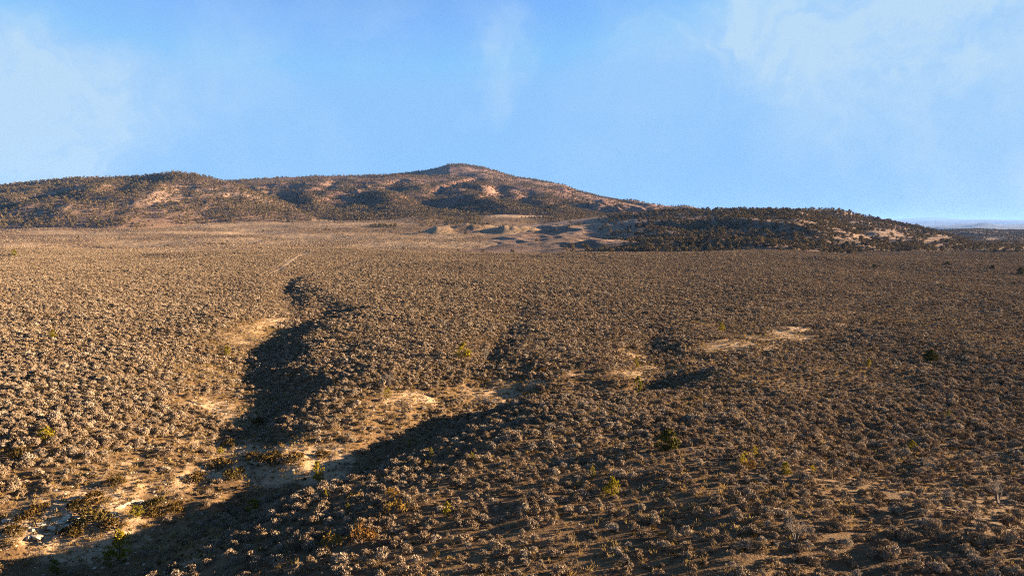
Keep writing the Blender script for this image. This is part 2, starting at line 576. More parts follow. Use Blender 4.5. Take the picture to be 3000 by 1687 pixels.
def plain_mat(name, c0, c1, scale, rough=0.9, bump=0.3, coord='Object'):
    c0, c1 = rf(c0), rf(c1)
    m, b, out = material(name)
    tc = b.n('ShaderNodeTexCoord')
    nf, _ = b.noise(scale, 5, 0.6, tc.outputs[coord])
    c = b.mix(b.ramp(nf, 0.3, 0.7), c0, c1)
    p = b.n('ShaderNodeBsdfPrincipled')
    b.t.links.new(c, p.inputs['Base Color'])
    p.inputs['Roughness'].default_value = rough
    p.inputs['Specular IOR Level'].default_value = 0.15
    bp = b.n('ShaderNodeBump')
    bp.inputs['Strength'].default_value = bump
    b.t.links.new(nf, bp.inputs['Height'])
    b.t.links.new(bp.outputs[0], p.inputs['Normal'])
    b.t.links.new(p.outputs[0], out.inputs[0])
    return m


def soil_mat(name, c0, c1, cbare, crock, scales):
    """dry soil with dead grass; the attribute bare brings out pale earth, rock shows bedrock"""
    c0, c1, cbare, crock = rf(c0), rf(c1), rf(cbare), rf(crock)
    m, b, out = material(name)
    tc = b.n('ShaderNodeTexCoord')
    P = tc.outputs['Object']
    n1, _ = b.noise(scales[0], 5, 0.6, P)
    n2, _ = b.noise(scales[1], 8, 0.72, P)
    n3, _ = b.noise(scales[2], 3, 0.6, P)
    c = b.mix(b.ramp(n1, 0.3, 0.7), c0, c1)
    at = b.n('ShaderNodeAttribute', attribute_name='bare')
    ar = b.n('ShaderNodeAttribute', attribute_name='rock')
    f = b.math('ADD', at.outputs['Fac'], b.math('MULTIPLY', b.math('SUBTRACT', n2, 0.5), 0.7))
    c = b.mix(b.ramp(f, 0.25, 0.75), c, cbare)
    fr = b.math('ADD', ar.outputs['Fac'], b.math('MULTIPLY', b.math('SUBTRACT', n2, 0.5), 0.9))
    c = b.mix(b.ramp(fr, 0.4, 0.7), c, crock)
    vm = b.n('ShaderNodeVectorMath', operation='SCALE')
    b.t.links.new(c, vm.inputs[0])
    b.t.links.new(b.math('MULTIPLY', b.ramp(n2, 0.25, 0.75, 0.72, 1.25), b.ramp(n3, 0.25, 0.75, 0.78, 1.2)), vm.inputs['Scale'])
    p = b.n('ShaderNodeBsdfPrincipled')
    b.t.links.new(vm.outputs[0], p.inputs['Base Color'])
    p.inputs['Roughness'].default_value = 0.95
    p.inputs['Specular IOR Level'].default_value = 0.1
    bp = b.n('ShaderNodeBump')
    bp.inputs['Strength'].default_value = 0.7
    bp.inputs['Distance'].default_value = scales[3]
    b.t.links.new(b.math('ADD', n3, n2), bp.inputs['Height'])
    b.t.links.new(bp.outputs[0], p.inputs['Normal'])
    b.t.links.new(p.outputs[0], out.inputs[0])
    return m


M_SOIL = soil_mat('dry_soil', (0.088, 0.053, 0.026), (0.165, 0.103, 0.048), (0.33, 0.228, 0.130), (0.24, 0.165, 0.10), (0.05, 0.9, 6.0, 0.12))
M_HILL = soil_mat('hill_soil', (0.125, 0.078, 0.048), (0.175, 0.110, 0.068), (0.25, 0.165, 0.108), (0.20, 0.115, 0.078), (0.012, 0.09, 0.5, 1.2))
M_MOUNT = soil_mat('mountain_soil', (0.120, 0.066, 0.042), (0.160, 0.092, 0.060), (0.17, 0.106, 0.070), (0.19, 0.108, 0.076), (0.008, 0.05, 0.25, 2.5))
M_FAR = soil_mat('far_ridge', (0.030, 0.034, 0.030), (0.050, 0.050, 0.040), (0.075, 0.065, 0.05), (0.07, 0.055, 0.045), (0.001, 0.006, 0.03, 8))
M_TRACK = plain_mat('track_dust', (0.27, 0.185, 0.095), (0.33, 0.23, 0.12), 0.8)
M_SAGE = leaf_mat('sage_leaf', ((0.265, 0.200, 0.132), (0.205, 0.146, 0.088), (0.315, 0.255, 0.182)), 0.05)
M_WOOD = plain_mat('grey_wood', (0.10, 0.075, 0.055), (0.17, 0.135, 0.10), 8)
M_BARK = plain_mat('juniper_bark', (0.12, 0.08, 0.05), (0.2, 0.14, 0.095), 5)
M_DEAD = plain_mat('bleached_twigs', (0.13, 0.105, 0.08), (0.18, 0.15, 0.12), 6)
M_GRASS = leaf_mat('dead_grass', ((0.28, 0.19, 0.07), (0.22, 0.145, 0.055), (0.32, 0.23, 0.10)), 0.3)
M_TREE = leaf_mat('juniper_leaf', ((0.080, 0.064, 0.030), (0.125, 0.090, 0.042), (0.100, 0.078, 0.040)), 0.12, 0.5)
M_GREEN = leaf_mat('young_juniper_leaf', ((0.155, 0.130, 0.015), (0.200, 0.155, 0.015), (0.12, 0.108, 0.016)), 0.25)
M_DARKTREE = leaf_mat('dark_juniper_leaf', ((0.055, 0.052, 0.014), (0.075, 0.066, 0.016), (0.062, 0.058, 0.015)), 0.05, 0.3)
M_DARKSHRUB = leaf_mat('dark_shrub_leaf', ((0.060, 0.042, 0.014), (0.085, 0.052, 0.015), (0.09, 0.066, 0.020)), 0.2)
M_RUST = leaf_mat('rust_shrub_leaf', ((0.17, 0.09, 0.028), (0.19, 0.12, 0.028), (0.15, 0.085, 0.03)), 0.25)
M_STONE = plain_mat('pale_limestone', (0.36, 0.29, 0.20), (0.46, 0.38, 0.28), 2.5, 0.85, 0.5)


# ------------------------------------------------------------------ ground sheet
def build_ground():
    th_f = np.linspace(-0.80, 0.80, 820)
    th_b = np.linspace(0.80, 2 * math.pi - 0.80, 62)[1:-1]
    th = np.concatenate([th_f, th_b, [2 * math.pi - 0.80]])
    rs = [4.0]
    while rs[-1] < 44000:
        r = rs[-1]
        rs.append(r + max(0.28, r * (0.0085 if r < 420 else 0.014 if r < 1600 else 0.03)))
    rs = np.array(rs)
    R, T = np.meshgrid(rs, th, indexing='ij')
    x, y = (R * np.sin(T)).ravel(), (R * np.cos(T)).ravel()
    z = gz(x, y)
    v = np.stack([x, y, z], -1)
    f = grid_faces(len(rs), len(th))
    n = len(v)
    v = np.vstack([v, [[0, 0, float(z[:len(th)].mean())]]])
    cap = np.array([[n, i, i + 1, i + 1] for i in range(len(th) - 1)])
    me = new_mesh('ground', v, f, M_SOIL, True)
    bm_m = np.zeros(len(v))
    m = (v[:, 1] > 10) & (v[:, 1] < 430) & (np.abs(v[:, 0]) < 420)
    bm_m[m] = bare_mask(v[m, 0], v[m, 1])[0]
    bm_m = np.maximum(bm_m, 0.5 * mound_mask(v[:, 0], v[:, 1]))
    bm_m = np.maximum(bm_m, sst((v[:, 1] - 500) / 80) * np.clip(0.45 + 0.5 * fbm(v[:, 0] * 0.5, v[:, 1], 60, 3, 14), 0, 1) * 0.95)
    add_attr(me, 'bare', bm_m)
    o = link('ground', me)
    tag(o, kind='structure')
    return o


def mound_mask(x, y):
    m = np.zeros_like(x)
    for X, Y, dist, rx, ry, h in MOUNDS[:4]:
        t0, _ = pix_dir(*disp(X, Y))
        m = np.maximum(m, 1.6 * np.exp(-(((x - t0 * dist) / rx) ** 2 + ((y - dist) / ry) ** 2) * 1.5))
    return np.clip(m, 0, 1)


build_ground()


def build_hill(h, mat, nc, nr, q0=-0.12, q1=1.35):
    tx = np.linspace(h.lo, h.hi, nc)
    q = np.concatenate([np.linspace(q0, 1.06, nr), np.linspace(1.06, q1, 10)[1:]])
    T, Q = np.meshgrid(tx, q)
    yf, yr = np.interp(T, h.fx, h.fy), np.interp(T, h.rx, h.ry)
    y = yf + Q * (yr - yf)
    x = T * y
    x, y = x.ravel(), y.ravel()
    z = h.z(x, y)
    me = new_mesh(h.name, np.stack([x, y, z], -1), grid_faces(len(q), nc)[:, ::1], mat, True)
    Z = z.reshape(len(q), nc)
    gy = np.gradient(Z, axis=0) / np.maximum(np.gradient(y.reshape(Z.shape), axis=0), 0.1)
    gx = np.gradient(Z, axis=1) / np.maximum(np.gradient(x.reshape(Z.shape), axis=1), 0.1)
    sl = np.hypot(gx, gy).ravel()
    rock = sst((sl - 0.62) / 0.5)
    if h.name in ('mountain',):
        band = ridged(z * 1.0, x * 0.02, 16, 2, 5)
        rock = np.maximum(rock, sst((band - 0.45) / 0.4) * sst((T.ravel() - 0.05) / 0.1) * 0.8)
    bare = np.clip(0.35 + 0.6 * fbm(x, y, 120, 3, h.seed + 31), 0, 1)
    if h.name == 'knoll':
        rock[:] = np.maximum(rock, 0.35)
        bare[:] = 0.5
    bare = bare * sst((Q.ravel() + 0.02) / 0.25)
    add_attr(me, 'bare', bare)
    add_attr(me, 'rock', rock)
    o = link(h.name, me)
    tag(o, kind='structure')


for h, mat, nc, nr in zip(HILLS, (M_HILL, M_MOUNT, M_MOUNT, M_MOUNT, M_HILL, M_HILL, M_HILL), (330, 430, 380, 120, 320, 240, 160), (130, 200, 160, 50, 120, 110, 80)):
    build_hill(h, mat, nc, nr)
for h in FAR:
    build_hill(h, M_FAR, 220, 50)


def build_track(pts, width):
    xy = np.array([ground_at(*disp(X, Y), z) for X, Y, z in pts])
    d = np.concatenate([[0], np.cumsum(np.hypot(*np.diff(xy, axis=0).T))])
    s = np.arange(0, d[-1], 1.5)
    x, y = np.interp(s, d, xy[:, 0]), np.interp(s, d, xy[:, 1])
    tx_, ty_ = np.gradient(x), np.gradient(y)
    L = np.hypot(tx_, ty_)
    nx, ny = -ty_ / L, tx_ / L
    w = width * (0.5 + 0.2 * fbm(s, s * 0, 14, 2, 5))
    rows = []
    for k in (-1.0, -0.45, 0.45, 1.0):
        px, py = x + nx * w * k, y + ny * w * k
        rows.append(np.stack([px, py, gz(px, py) + (0.16 if abs(k) < 0.9 else 0.02)], -1))
    v = np.stack(rows, 1).reshape(-1, 3)
    o = link('dirt_track', new_mesh('dirt_track', v, grid_faces(len(s), 4), M_TRACK, True))
    tag(o, kind='structure')
    return xy


TRACKS = [build_track([(776, 634, 0), (752, 643, 0), (728, 656, 0), (700, 671, 0), (676, 680, 0), (640, 682, 0), (600, 681, 0)], 2.4)]


# ------------------------------------------------------------------ plant meshes
def leaf_cloud(rng, centers, radii, n_each, length, width, up=0.5, hollow=0.5, tri=True):
    """many leaf-sized blades, each starting inside a clump and pointing outwards and up"""
    vs, fs = [], []
    for (c, r, n) in zip(centers, radii, n_each):
        for _ in range(n):
            d = rng.normal(size=3)
            d /= np.linalg.norm(d)
            d[2] = abs(d[2]) * 0.9 - 0.12 if rng.random() < 0.85 else d[2]
            pos = np.array(c) + d * np.array(r) * (hollow + (1 - hollow) * rng.random() ** 0.5)
            od = d + 0.9 * np.array([c[0], c[1], c[2] * 0.5]) / (np.hypot(c[0], c[1]) + 0.3 * abs(c[2]) + 1e-3) + rng.normal(size=3) * 0.35
            od /= np.linalg.norm(od)
            ax = d * (1 - up) * 0.7 + np.array([0, 0, up]) + rng.normal(size=3) * 0.30
            ax /= np.linalg.norm(ax)
            sd = np.cross(ax, od)
            sd /= np.linalg.norm(sd) + 1e-6
            L, W = length * (0.6 + 0.8 * rng.random()), width * (0.6 + 0.8 * rng.random())
            i = len(vs)
            vs += [pos - sd * W * 0.35, pos + sd * W * 0.35, pos + ax * L * 0.65 + sd * W * 0.5, pos + ax * L * 0.65 - sd * W * 0.5 + ax * L * 0.35 * rng.random()]
            fs.append((i, i + 1, i + 2, i + 3))
    return np.array(vs), np.array(fs)


def tube(p0, p1, r0, r1, n=4):
    p0, p1 = np.array(p0, float), np.array(p1, float)
    ax = p1 - p0
    ax /= np.linalg.norm(ax)
    a = np.cross(ax, [0.31, 0.87, 0.2])
    a /= np.linalg.norm(a)
    c = np.cross(ax, a)
    v = []
    for p, r in ((p0, r0), (p1, r1)):
        for k in range(n):
            t = 2 * math.pi * k / n
            v.append(p + (a * math.cos(t) + c * math.sin(t)) * r)
    f = [(k, (k + 1) % n, n + (k + 1) % n, n + k) for k in range(n)]
    return np.array(v), np.array(f)


def join(parts):
    vs, fs, o = [], [], 0
    for v, f in parts:
        vs.append(v)
        fs.append(f + o)
        o += len(v)
    return np.vstack(vs), np.vstack(fs)


def sage_clumps(rng, k, rad, ht):
    cs, rs = [], []
    for i in range(k):
        a = rng.random() * 2 * math.pi
        q = math.sqrt((i + 0.3) / k) * rad * (0.70 + 0.25 * rng.random())
        zz = ht * (0.62 - 0.42 * (q / rad) ** 1.6 + 0.10 * rng.normal())
        cs.append((q * math.cos(a), q * math.sin(a), max(zz, 0.12)))
        s = rad * (0.27 + 0.12 * rng.random())
        rs.append((s, s, s * 1.05))
    return cs, rs


SAGE_FOL, SAGE_STEM = [], []
for i in range(5):
    rng = np.random.default_rng(100 + i)
    rad, ht = 0.60, 0.80
    cs, rs = sage_clumps(rng, 13 + i, rad, ht)
    v, f = leaf_cloud(rng, cs, rs, [42] * len(cs), 0.15, 0.05, 0.6)
    SAGE_FOL.append(new_mesh('sage_foliage', v, f, M_SAGE))
    tb = []
    for c in cs:
        mid = (c[0] * 0.55, c[1] * 0.55, c[2] * 0.45)
        tb.append(tube((c[0] * 0.08, c[1] * 0.08, -0.15), mid, 0.022, 0.015))
        tb.append(tube(mid, (c[0], c[1], c[2] + 0.05), 0.015, 0.006))
    v, f = join(tb)
    SAGE_STEM.append(new_mesh('sage_stem', v, f, M_WOOD))
SAGE_MID, SAGE_FAR = [], []
for i in range(5):
    rng = np.random.default_rng(200 + i)
    cs, rs = sage_clumps(rng, 9, 0.60, 0.80)
    v, f = leaf_cloud(rng, cs, rs, [18] * len(cs), 0.21, 0.10, 0.5)
    SAGE_MID.append(new_mesh('sage_mid', v, f, M_SAGE))
for i in range(4):
    rng = np.random.default_rng(300 + i)
    cs, rs = sage_clumps(rng, 6, 0.62, 0.80)
    v, f = leaf_cloud(rng, cs, rs, [8] * len(cs), 0.36, 0.24, 0.4)
    SAGE_FAR.append(new_mesh('sage_far', v, f, M_SAGE))


def tree_meshes(rng, ht, rad, n_clump, per, leaf, mat, slim=1.0, base=0.12, wispy=0.0):
    cs, rs = [], []
    for i in range(n_clump):
        t = (i + rng.random()) / n_clump
        prof = math.sin(math.pi * (0.18 + 0.80 * t) ** 0.85) ** 0.8
        a = rng.random() * 2 * math.pi
        q = rad * prof * (0.35 + 0.65 * rng.random() ** 0.6)
        z = ht * (base + (0.90 - base) * t)
        cs.append((q * math.cos(a), q * math.sin(a), z))
        s = rad * (0.30 + 0.16 * rng.random()) * (0.55 + 0.45 * prof)
        rs.append((s, s, s * (1.0 + 0.35 * slim + wispy)))
    v, f = leaf_cloud(rng, cs, rs, [per] * n_clump, leaf, leaf * 0.5, 0.45)
    crown = new_mesh('juniper_crown', v, f, mat)
    tb = [tube((0, 0, -0.3), (0.03 * ht, 0.01 * ht, ht * 0.42), ht * 0.034, ht * 0.022, 6), tube((0.03 * ht, 0.01 * ht, ht * 0.42), (0, 0, ht * 0.8), ht * 0.022, ht * 0.006, 6)]
    for c in cs[::2]:
        tb.append(tube((0.02 * ht, 0, max(0.1, c[2] * 0.55)), c, ht * 0.012, ht * 0.004))
    v, f = join(tb)
    return crown, new_mesh('juniper_trunk', v, f, M_BARK)


# ------------------------------------------------------------------ scattering as ground cover (geometry nodes)
def scatter(name, pts, rot, scale, protos, kind='stuff', label=None):
    """one object of ground cover: every point carries one of the given plants, turned and scaled"""
    me = bpy.data.meshes.new(name)
    me.vertices.add(len(pts))
    me.vertices.foreach_set('co', np.asarray(pts, np.float32).ravel())
    add_attr(me, 'turn', rot)
    sc = np.asarray(scale, np.float32)
    if sc.ndim == 1:
        sc = np.stack([sc] * 3, -1)
    at = me.attributes.new('size', 'FLOAT_VECTOR', 'POINT')
    at.data.foreach_set('vector', sc.ravel())
    at = me.attributes.new('pick', 'INT', 'POINT')
    at.data.foreach_set('value', RNG.integers(0, len(protos), len(pts)).astype(np.int32))
    o = link(name, me)
    ng = bpy.data.node_groups.new(name, 'GeometryNodeTree')
    ng.interface.new_socket('Geometry', in_out='INPUT', socket_type='NodeSocketGeometry')
    ng.interface.new_socket('Geometry', in_out='OUTPUT', socket_type='NodeSocketGeometry')
    N, Lk = ng.nodes, ng.links
    gi, go = N.new('NodeGroupInput'), N.new('NodeGroupOutput')
    ip = N.new('GeometryNodeInstanceOnPoints')
    g2i = N.new('GeometryNodeGeometryToInstance')
    for p in protos:
        oi = N.new('GeometryNodeObjectInfo')
        oi.inputs['Object'].default_value = p
        oi.inputs['As Instance'].default_value = True
        Lk.new(oi.outputs['Geometry'], g2i.inputs[0]) if len(protos) == 1 else None
        if len(protos) > 1:
            pass
    if len(protos) > 1:
        jn = N.new('GeometryNodeJoinGeometry')
        for nd in [n for n in N if n.bl_idname == 'GeometryNodeObjectInfo']:
            Lk.new(nd.outputs['Geometry'], jn.inputs[0])
        src = jn.outputs[0]
    else:
        src = g2i.outputs[0]

    def named(nm, dt):
        a = N.new('GeometryNodeInputNamedAttribute')
        a.data_type = dt
        a.inputs['Name'].default_value = nm
        return a.outputs['Attribute']
    cx = N.new('ShaderNodeCombineXYZ')
    Lk.new(named('turn', 'FLOAT'), cx.inputs[2])
    Lk.new(gi.outputs[0], ip.inputs['Points'])
    Lk.new(src, ip.inputs['Instance'])
    ip.inputs['Pick Instance'].default_value = True
    Lk.new(named('pick', 'INT'), ip.inputs['Instance Index'])
    Lk.new(cx.outputs[0], ip.inputs['Rotation'])
    Lk.new(named('size', 'FLOAT_VECTOR'), ip.inputs['Scale'])
    Lk.new(ip.outputs[0], go.inputs[0])
    md = o.modifiers.new('scatter', 'NODES')
    md.node_group = ng
    tag(o, label, kind=kind)
    return o


def proto_objs(meshes, nm):
    """source plants for the ground cover; they are not placed in the scene themselves"""
    return [bpy.data.objects.new(nm, m) for m in meshes]


# what the camera can see: running horizon per column
VT = np.linspace(-0.9, 0.9, 700)
VY = np.concatenate([np.arange(20, 120, 1.0), np.arange(120, 480, 3.0), np.arange(480, 2900, 7.0)])
gT, gY = np.meshgrid(VT, VY)
vz, _ = zmax((gT * gY).ravel(), gY.ravel())
vtz = (vz.reshape(gT.shape) - CAM_Z) / gY
VMAX = np.maximum.accumulate(vtz, axis=0)


def visible(x, y, ztop, slack=0.0012):
    i = np.clip(np.searchsorted(VY, y) - 2, 0, len(VY) - 1)
    j = np.clip(((x / y + 0.9) / 1.8 * 699).round().astype(int), 0, 699)
    return (ztop - CAM_Z) / y > VMAX[i, j] - slack


def jgrid(y0, y1, sp, jit=0.85, tmax=0.82, pad=6):
    xm = y1 * tmax + pad
    gx, gy = np.meshgrid(np.arange(-xm, xm, sp), np.arange(y0, y1, sp))
    x = gx.ravel() + (RNG.random(gx.size) - 0.5) * sp * jit
    y = gy.ravel() + (RNG.random(gx.size) - 0.5) * sp * jit
    m = np.abs(x) < y * tmax + pad
    return x[m], y[m]


def track_dist(x, y):
    d = np.full_like(x, 1e9)
    for xy in TRACKS:
        for a, c in zip(xy[:-1], xy[1:]):
            e = c - a
            t = np.clip(((x - a[0]) * e[0] + (y - a[1]) * e[1]) / (e @ e), 0, 1)
            d = np.minimum(d, np.hypot(x - a[0] - t * e[0], y - a[1] - t * e[1]))
    return d


# ---- foreground junipers and shrubs, at the photo's places: base pixel (2576 wide), height in those pixels
def place_px(X, Y):
    """where the sight line through a photo position first meets the ground"""
    tx, tz = pix_dir(*disp(X, Y))
    ys = np.concatenate([np.arange(20, 200, 0.25), np.arange(200, 1200, 1.0)])
    z = gz(tx * ys, ys)
    k = int(np.argmax(CAM_Z + tz * ys <= z))
    return float(tx * ys[k]), float(ys[k]), float(z[k])


KEEP_CLEAR = []
JUN_PROTO = {}
for kd, (ht, rad, ncl, per, leaf, mat, slim) in {
        'round': (1.0, 0.46, 34, 44, 0.095, M_DARKTREE, 0.3), 'bushy': (1.0, 0.44, 20, 26, 0.11, M_GREEN, 0.5),
        'slim': (1.0, 0.24, 16, 20, 0.10, M_GREEN, 1.0), 'thin': (1.0, 0.30, 12, 13, 0.12, M_GREEN, 1.6)}.items():
    JUN_PROTO[kd] = [tree_meshes(np.random.default_rng(900 + 7 * j + len(kd)), ht, rad, ncl, per, leaf, mat, slim, 0.06) for j in range(3)]


def put_plant(name, cat, parts, X, Y, hpx, label, group, widen=1.0, scale=None):
    x, y, z = place_px(X, Y)
    s = 1.12 * hpx * 1.1646 / 2000 * math.hypot(y, CAM_Z - z) if scale is None else scale
    t = empty(name, (x, y, z - 0.05), random.random() * 6.28, (s * widen, s * widen, s))
    tag(t, label, cat, group)
    for nm, me in parts:
        link(nm, me, t)
    KEEP_CLEAR.append((x, y, 0.42 * s * widen))
    return t


JUNIPERS = [
    (1680, 1134, 48, 'round', 1.05, 'large dark round juniper standing alone amid grey sagebrush, largest in the field'),
    (2340, 912, 30, 'round', 1.05, 'medium dark juniper alone in the upper right of the sagebrush field'),
    (1168, 902, 36, 'bushy', .95, 'olive green juniper above the middle gully, right of the big shaded bank'),
    (572, 896, 24, 'bushy', .8, 'small green juniper on the sunlit slope left of the upper gully'),
    (118, 1108, 32, 'bushy', 1.1, 'rounded yellow-green juniper on the sunny slope near the left photo edge'),
    (975, 1006, 28, 'thin', .9, 'thin yellowish juniper beside a bare bleached shrub above the pale bank'),
    (1605, 986, 38, 'slim', .9, 'tall slim juniper at the end of the pale bank by the gully'),
    (1602, 925, 28, 'slim', .8, 'slim brownish juniper on the pale slope behind the tall slim juniper'),
    (800, 1212, 46, 'slim', 1.1, 'upright bright green juniper on the gully floor beside the white gravel bank'),
    (637, 1290, 32, 'bushy', .9, 'yellow-green juniper on the shaded gully bank at its upper edge'),
    (341, 1303, 28, 'bushy', 1.15, 'squat olive juniper on the pale rocky bank beside the gully shadow'),
    (300, 1408, 62, 'bushy', .85, 'biggest yellow-green juniper, at the bottom left on the shadow edge'),
    (272, 1432, 32, 'thin', 1.3, 'sprawling yellow juniper just below the biggest yellow-green juniper'),
    (140, 1449, 36, 'slim', 1.1, 'bright yellow juniper cut by the bottom edge at far left'),
    (820, 1257, 26, 'slim', .9, 'small green juniper on the shaded bank below the white gravel bank'),
    (876, 1290, 24, 'slim', .9, 'small dull green juniper in sagebrush just right of the shaded bank'),
    (1872, 1176, 36, 'thin', .8, 'tall thin yellow juniper, lower of the pair right of the large dark juniper'),
    (1898, 1152, 28, 'thin', .9, 'thin yellow juniper, upper of the pair right of the large dark juniper'),
    (1975, 1192, 28, 'bushy', .95, 'compact yellow juniper casting a dark shadow, right of the thin pair'),
    (2044, 1192, 20, 'thin', 1.2, 'low thin yellow juniper rightmost of the yellow row'),
    (1538, 1244, 40, 'bushy', .95, 'bushy yellow-green juniper in the lower middle of the sagebrush'),
    (1490, 1206, 32, 'thin', .7, 'thin green sapling up and left of the lower middle juniper'),
    (1125, 1302, 38, 'slim', 1.0, 'upright yellow-green juniper in the sagebrush right of the gully'),
    (1187, 1160, 22, 'slim', .8, 'small slim juniper in the dark sagebrush above the upright juniper'),
    (1085, 1152, 26, 'slim', .7, 'very narrow small juniper near the shadow edge of the main gully'),
    (1030, 1128, 18, 'slim', .9, 'tiny juniper on the sagebrush crest just above the main gully'),
    (2385, 1052, 20, 'slim', .9, 'small green juniper in the right sagebrush, below the medium dark juniper'),
    (2296, 1132, 22, 'bushy', .9, 'small dull green juniper in the middle of the right sagebrush'),
    (1815, 832, 20, 'bushy', .8, 'small juniper far up the field, left of the pale track bank'),
    (135, 852, 20, 'bushy', .9, 'small green juniper among sunlit sagebrush near the left edge, upper field'),
    (35, 645, 16, 'bushy', .9, 'tiny yellow juniper far off near the left edge of the plain'),
    (2495, 678, 10, 'round', 1.2, 'dark juniper at the far right, first below the field brow'),
    (2383, 668, 9, 'round', 1.4, 'low dark juniper at the right, close under the field brow'),
    (2567, 692, 17, 'round', .9, 'dark upright juniper at the extreme right edge of the field'),
    (2200, 676, 10, 'round', 1.0, 'lone dark juniper close to the brow below the wooded hill'),
    (2550, 718, 9, 'round', .9, 'small dark juniper just below the extreme right upright one'),
    (2185, 922, 20, 'slim', 1.0, 'dim slim juniper left of the medium dark juniper'),
    (555, 1142, 16, 'bushy', 1.1, 'tiny olive juniper on the golden slope left of the gully bend'),
]
for i, (X, Y, hp, kd, wd, lab) in enumerate(JUNIPERS):
    cr, tr = JUN_PROTO[kd][i % 3]
    put_plant('juniper', 'tree', [('crown', cr), ('trunk', tr)], X, Y, hp, lab, 'junipers in the sagebrush field', wd)


def bush_proto(seed, mat, k, per, leaf):
    rng = np.random.default_rng(seed)
    cs, rs = sage_clumps(rng, k, 0.62, 0.62)
    v, f = leaf_cloud(rng, cs, rs, [per] * k, leaf, leaf * 0.5, 0.45)
    fol = new_mesh('shrub_foliage', v, f, mat)
    v, f = join([tube((c[0] * 0.1, c[1] * 0.1, -0.15), c, 0.02, 0.006) for c in cs])
    return fol, new_mesh('shrub_stem', v, f, M_WOOD)


DARK = [bush_proto(400 + i, M_DARKSHRUB, 14, 24, 0.13) for i in range(3)]
RUST = [bush_proto(430 + i, M_RUST, 10, 22, 0.13) for i in range(3)]
SHRUBS = [(39, 1566, 1.0, 'dark shrub at the lower left edge, below the white ledge'), (83, 1527, 1.1, 'dark olive shrub left of the white ledge stones'),
          (113, 1503, .9, 'dark olive shrub above the left end of the white ledge'), (229, 1500, 1.2, 'broad dark shrub above the middle of the white ledge'),
          (217, 1572, 1.2, 'dark shrub just below the middle of the white ledge'), (280, 1545, 1.7, 'largest dark shrub, tall and broken, right of the white ledge'),
          (276, 1474, 1.3, 'wide dark shrub on the golden slope above the ledge end'), (464, 1493, 1.2, 'rounded brown shrub right of the squat olive juniper'),
          (446, 1516, .9, 'small brown shrub below right of the squat olive juniper'), (330, 1557, 1.1, 'low dark shrub at the rim of the gully shadow, left part'),
          (516, 1500, 1.1, 'low brown shrub at the gully shadow rim, right part'), (338, 1418, 1.0, 'olive shrub in the middle of the golden slope'),
          (644, 1372, 1.3, 'brown shrub on the last golden point beside the gully bend'), (574, 1411, 1.1, 'brown shrub up slope left of the golden point'),
          (683, 1404, 1.3, 'dark brown shrub at the very tip of the golden point'), (672, 1306, 1.0, 'brown shrub on the bank right above the gully bend'),
          (757, 1244, 1.1, 'brown shrub at the rim of the upper gully, sunlit side'), (790, 1362, 1.7, 'big dark shrub in the gully floor left of the white gravel'),
          (862, 1356, 1.3, 'brown shrub at the left foot of the white gravel bank'), (58, 1341, 1.2, 'dark olive shrub on the golden slope near the left edge'),
          (950, 1340, 1.0, 'brown shrub on the right part of the white gravel bank'), (740, 1345, 1.0, 'dark shrub in the gully bend shadow')]
for i, (u, v, s, lab) in enumerate(SHRUBS):
    fo, st = DARK[i % 3]
    put_plant('low_shrub', 'shrub', [('foliage', fo), ('stem', st)], u / 1.1646, v / 1.1646, 0, lab, 'dark low shrubs on the gully banks', 1.15, s * 1.25)
RUSTY = [(1255, 1366, 0.7, 'rust orange shrub right of the shaded bank, in the lower middle left'), (1146, 1454, .9, 'dull rust shrub below the rust orange shrub'),
         (1160, 1502, 1.2, 'broad rust brown shrub near the bottom, left of centre'), (1062, 1590, 1.3, 'golden shrub near the bottom edge, left of centre'),
         (850, 1107, .9, 'small yellow-orange shrub on the dark bank of the upper gully'), (1036, 1462, .8, 'small orange shrub on the crest beside the shaded bank'),
         (2200, 1372, .8, 'small yellow shrub in the dark field left of the yellow row'), (1800, 1115, .8, 'small golden shrub on the far pale bank'),
         (2040, 1172, .9, 'yellow shrub lying low in the dark sagebrush right of the pale bank'), (975, 1600, 1.1, 'yellow-brown shrub at the bottom, right of the shaded bank'),
         (1590, 1090, .8, 'small ochre shrub on the slope above the pale bank'), (1540, 1160, .8, 'ochre shrub on the lower lip of the pale bank')]
for i, (u, v, s, lab) in enumerate(RUSTY):
    fo, st = RUST[i % 3]
    put_plant('rabbitbrush', 'shrub', [('foliage', fo), ('stem', st)], u / 1.1646, v / 1.1646, 0, lab, 'yellow and rust coloured shrubs', 1.0, s * 1.2)


def bare_shrub(seed):
    rng = np.random.default_rng(seed)
    tb = []
    for k in range(9):
        a = rng.random() * 6.28
        q = 0.2 + 0.5 * rng.random()
        mid = np.array((math.cos(a) * q * 0.4, math.sin(a) * q * 0.4, 0.55 + 0.3 * rng.random()))
        tb.append(tube((0, 0, -0.2), mid, 0.035, 0.02))
        for m in range(4):
            e = mid + np.array((math.cos(a) * q * 0.5, math.sin(a) * q * 0.5, 0.45)) + rng.normal(size=3) * 0.22
            tb.append(tube(mid, e, 0.02, 0.009))
            for w in range(3):
                tb.append(tube(e, e + rng.normal(size=3) * 0.16 + np.array((0, 0, 0.2)), 0.010, 0.005, 3) if False else tube(e, e + rng.normal(size=3) * 0.16 + np.array((0, 0, 0.2)), 0.010, 0.005))
    v, f = join(tb)
    return new_mesh('bare_twigs', v, f, M_DEAD)


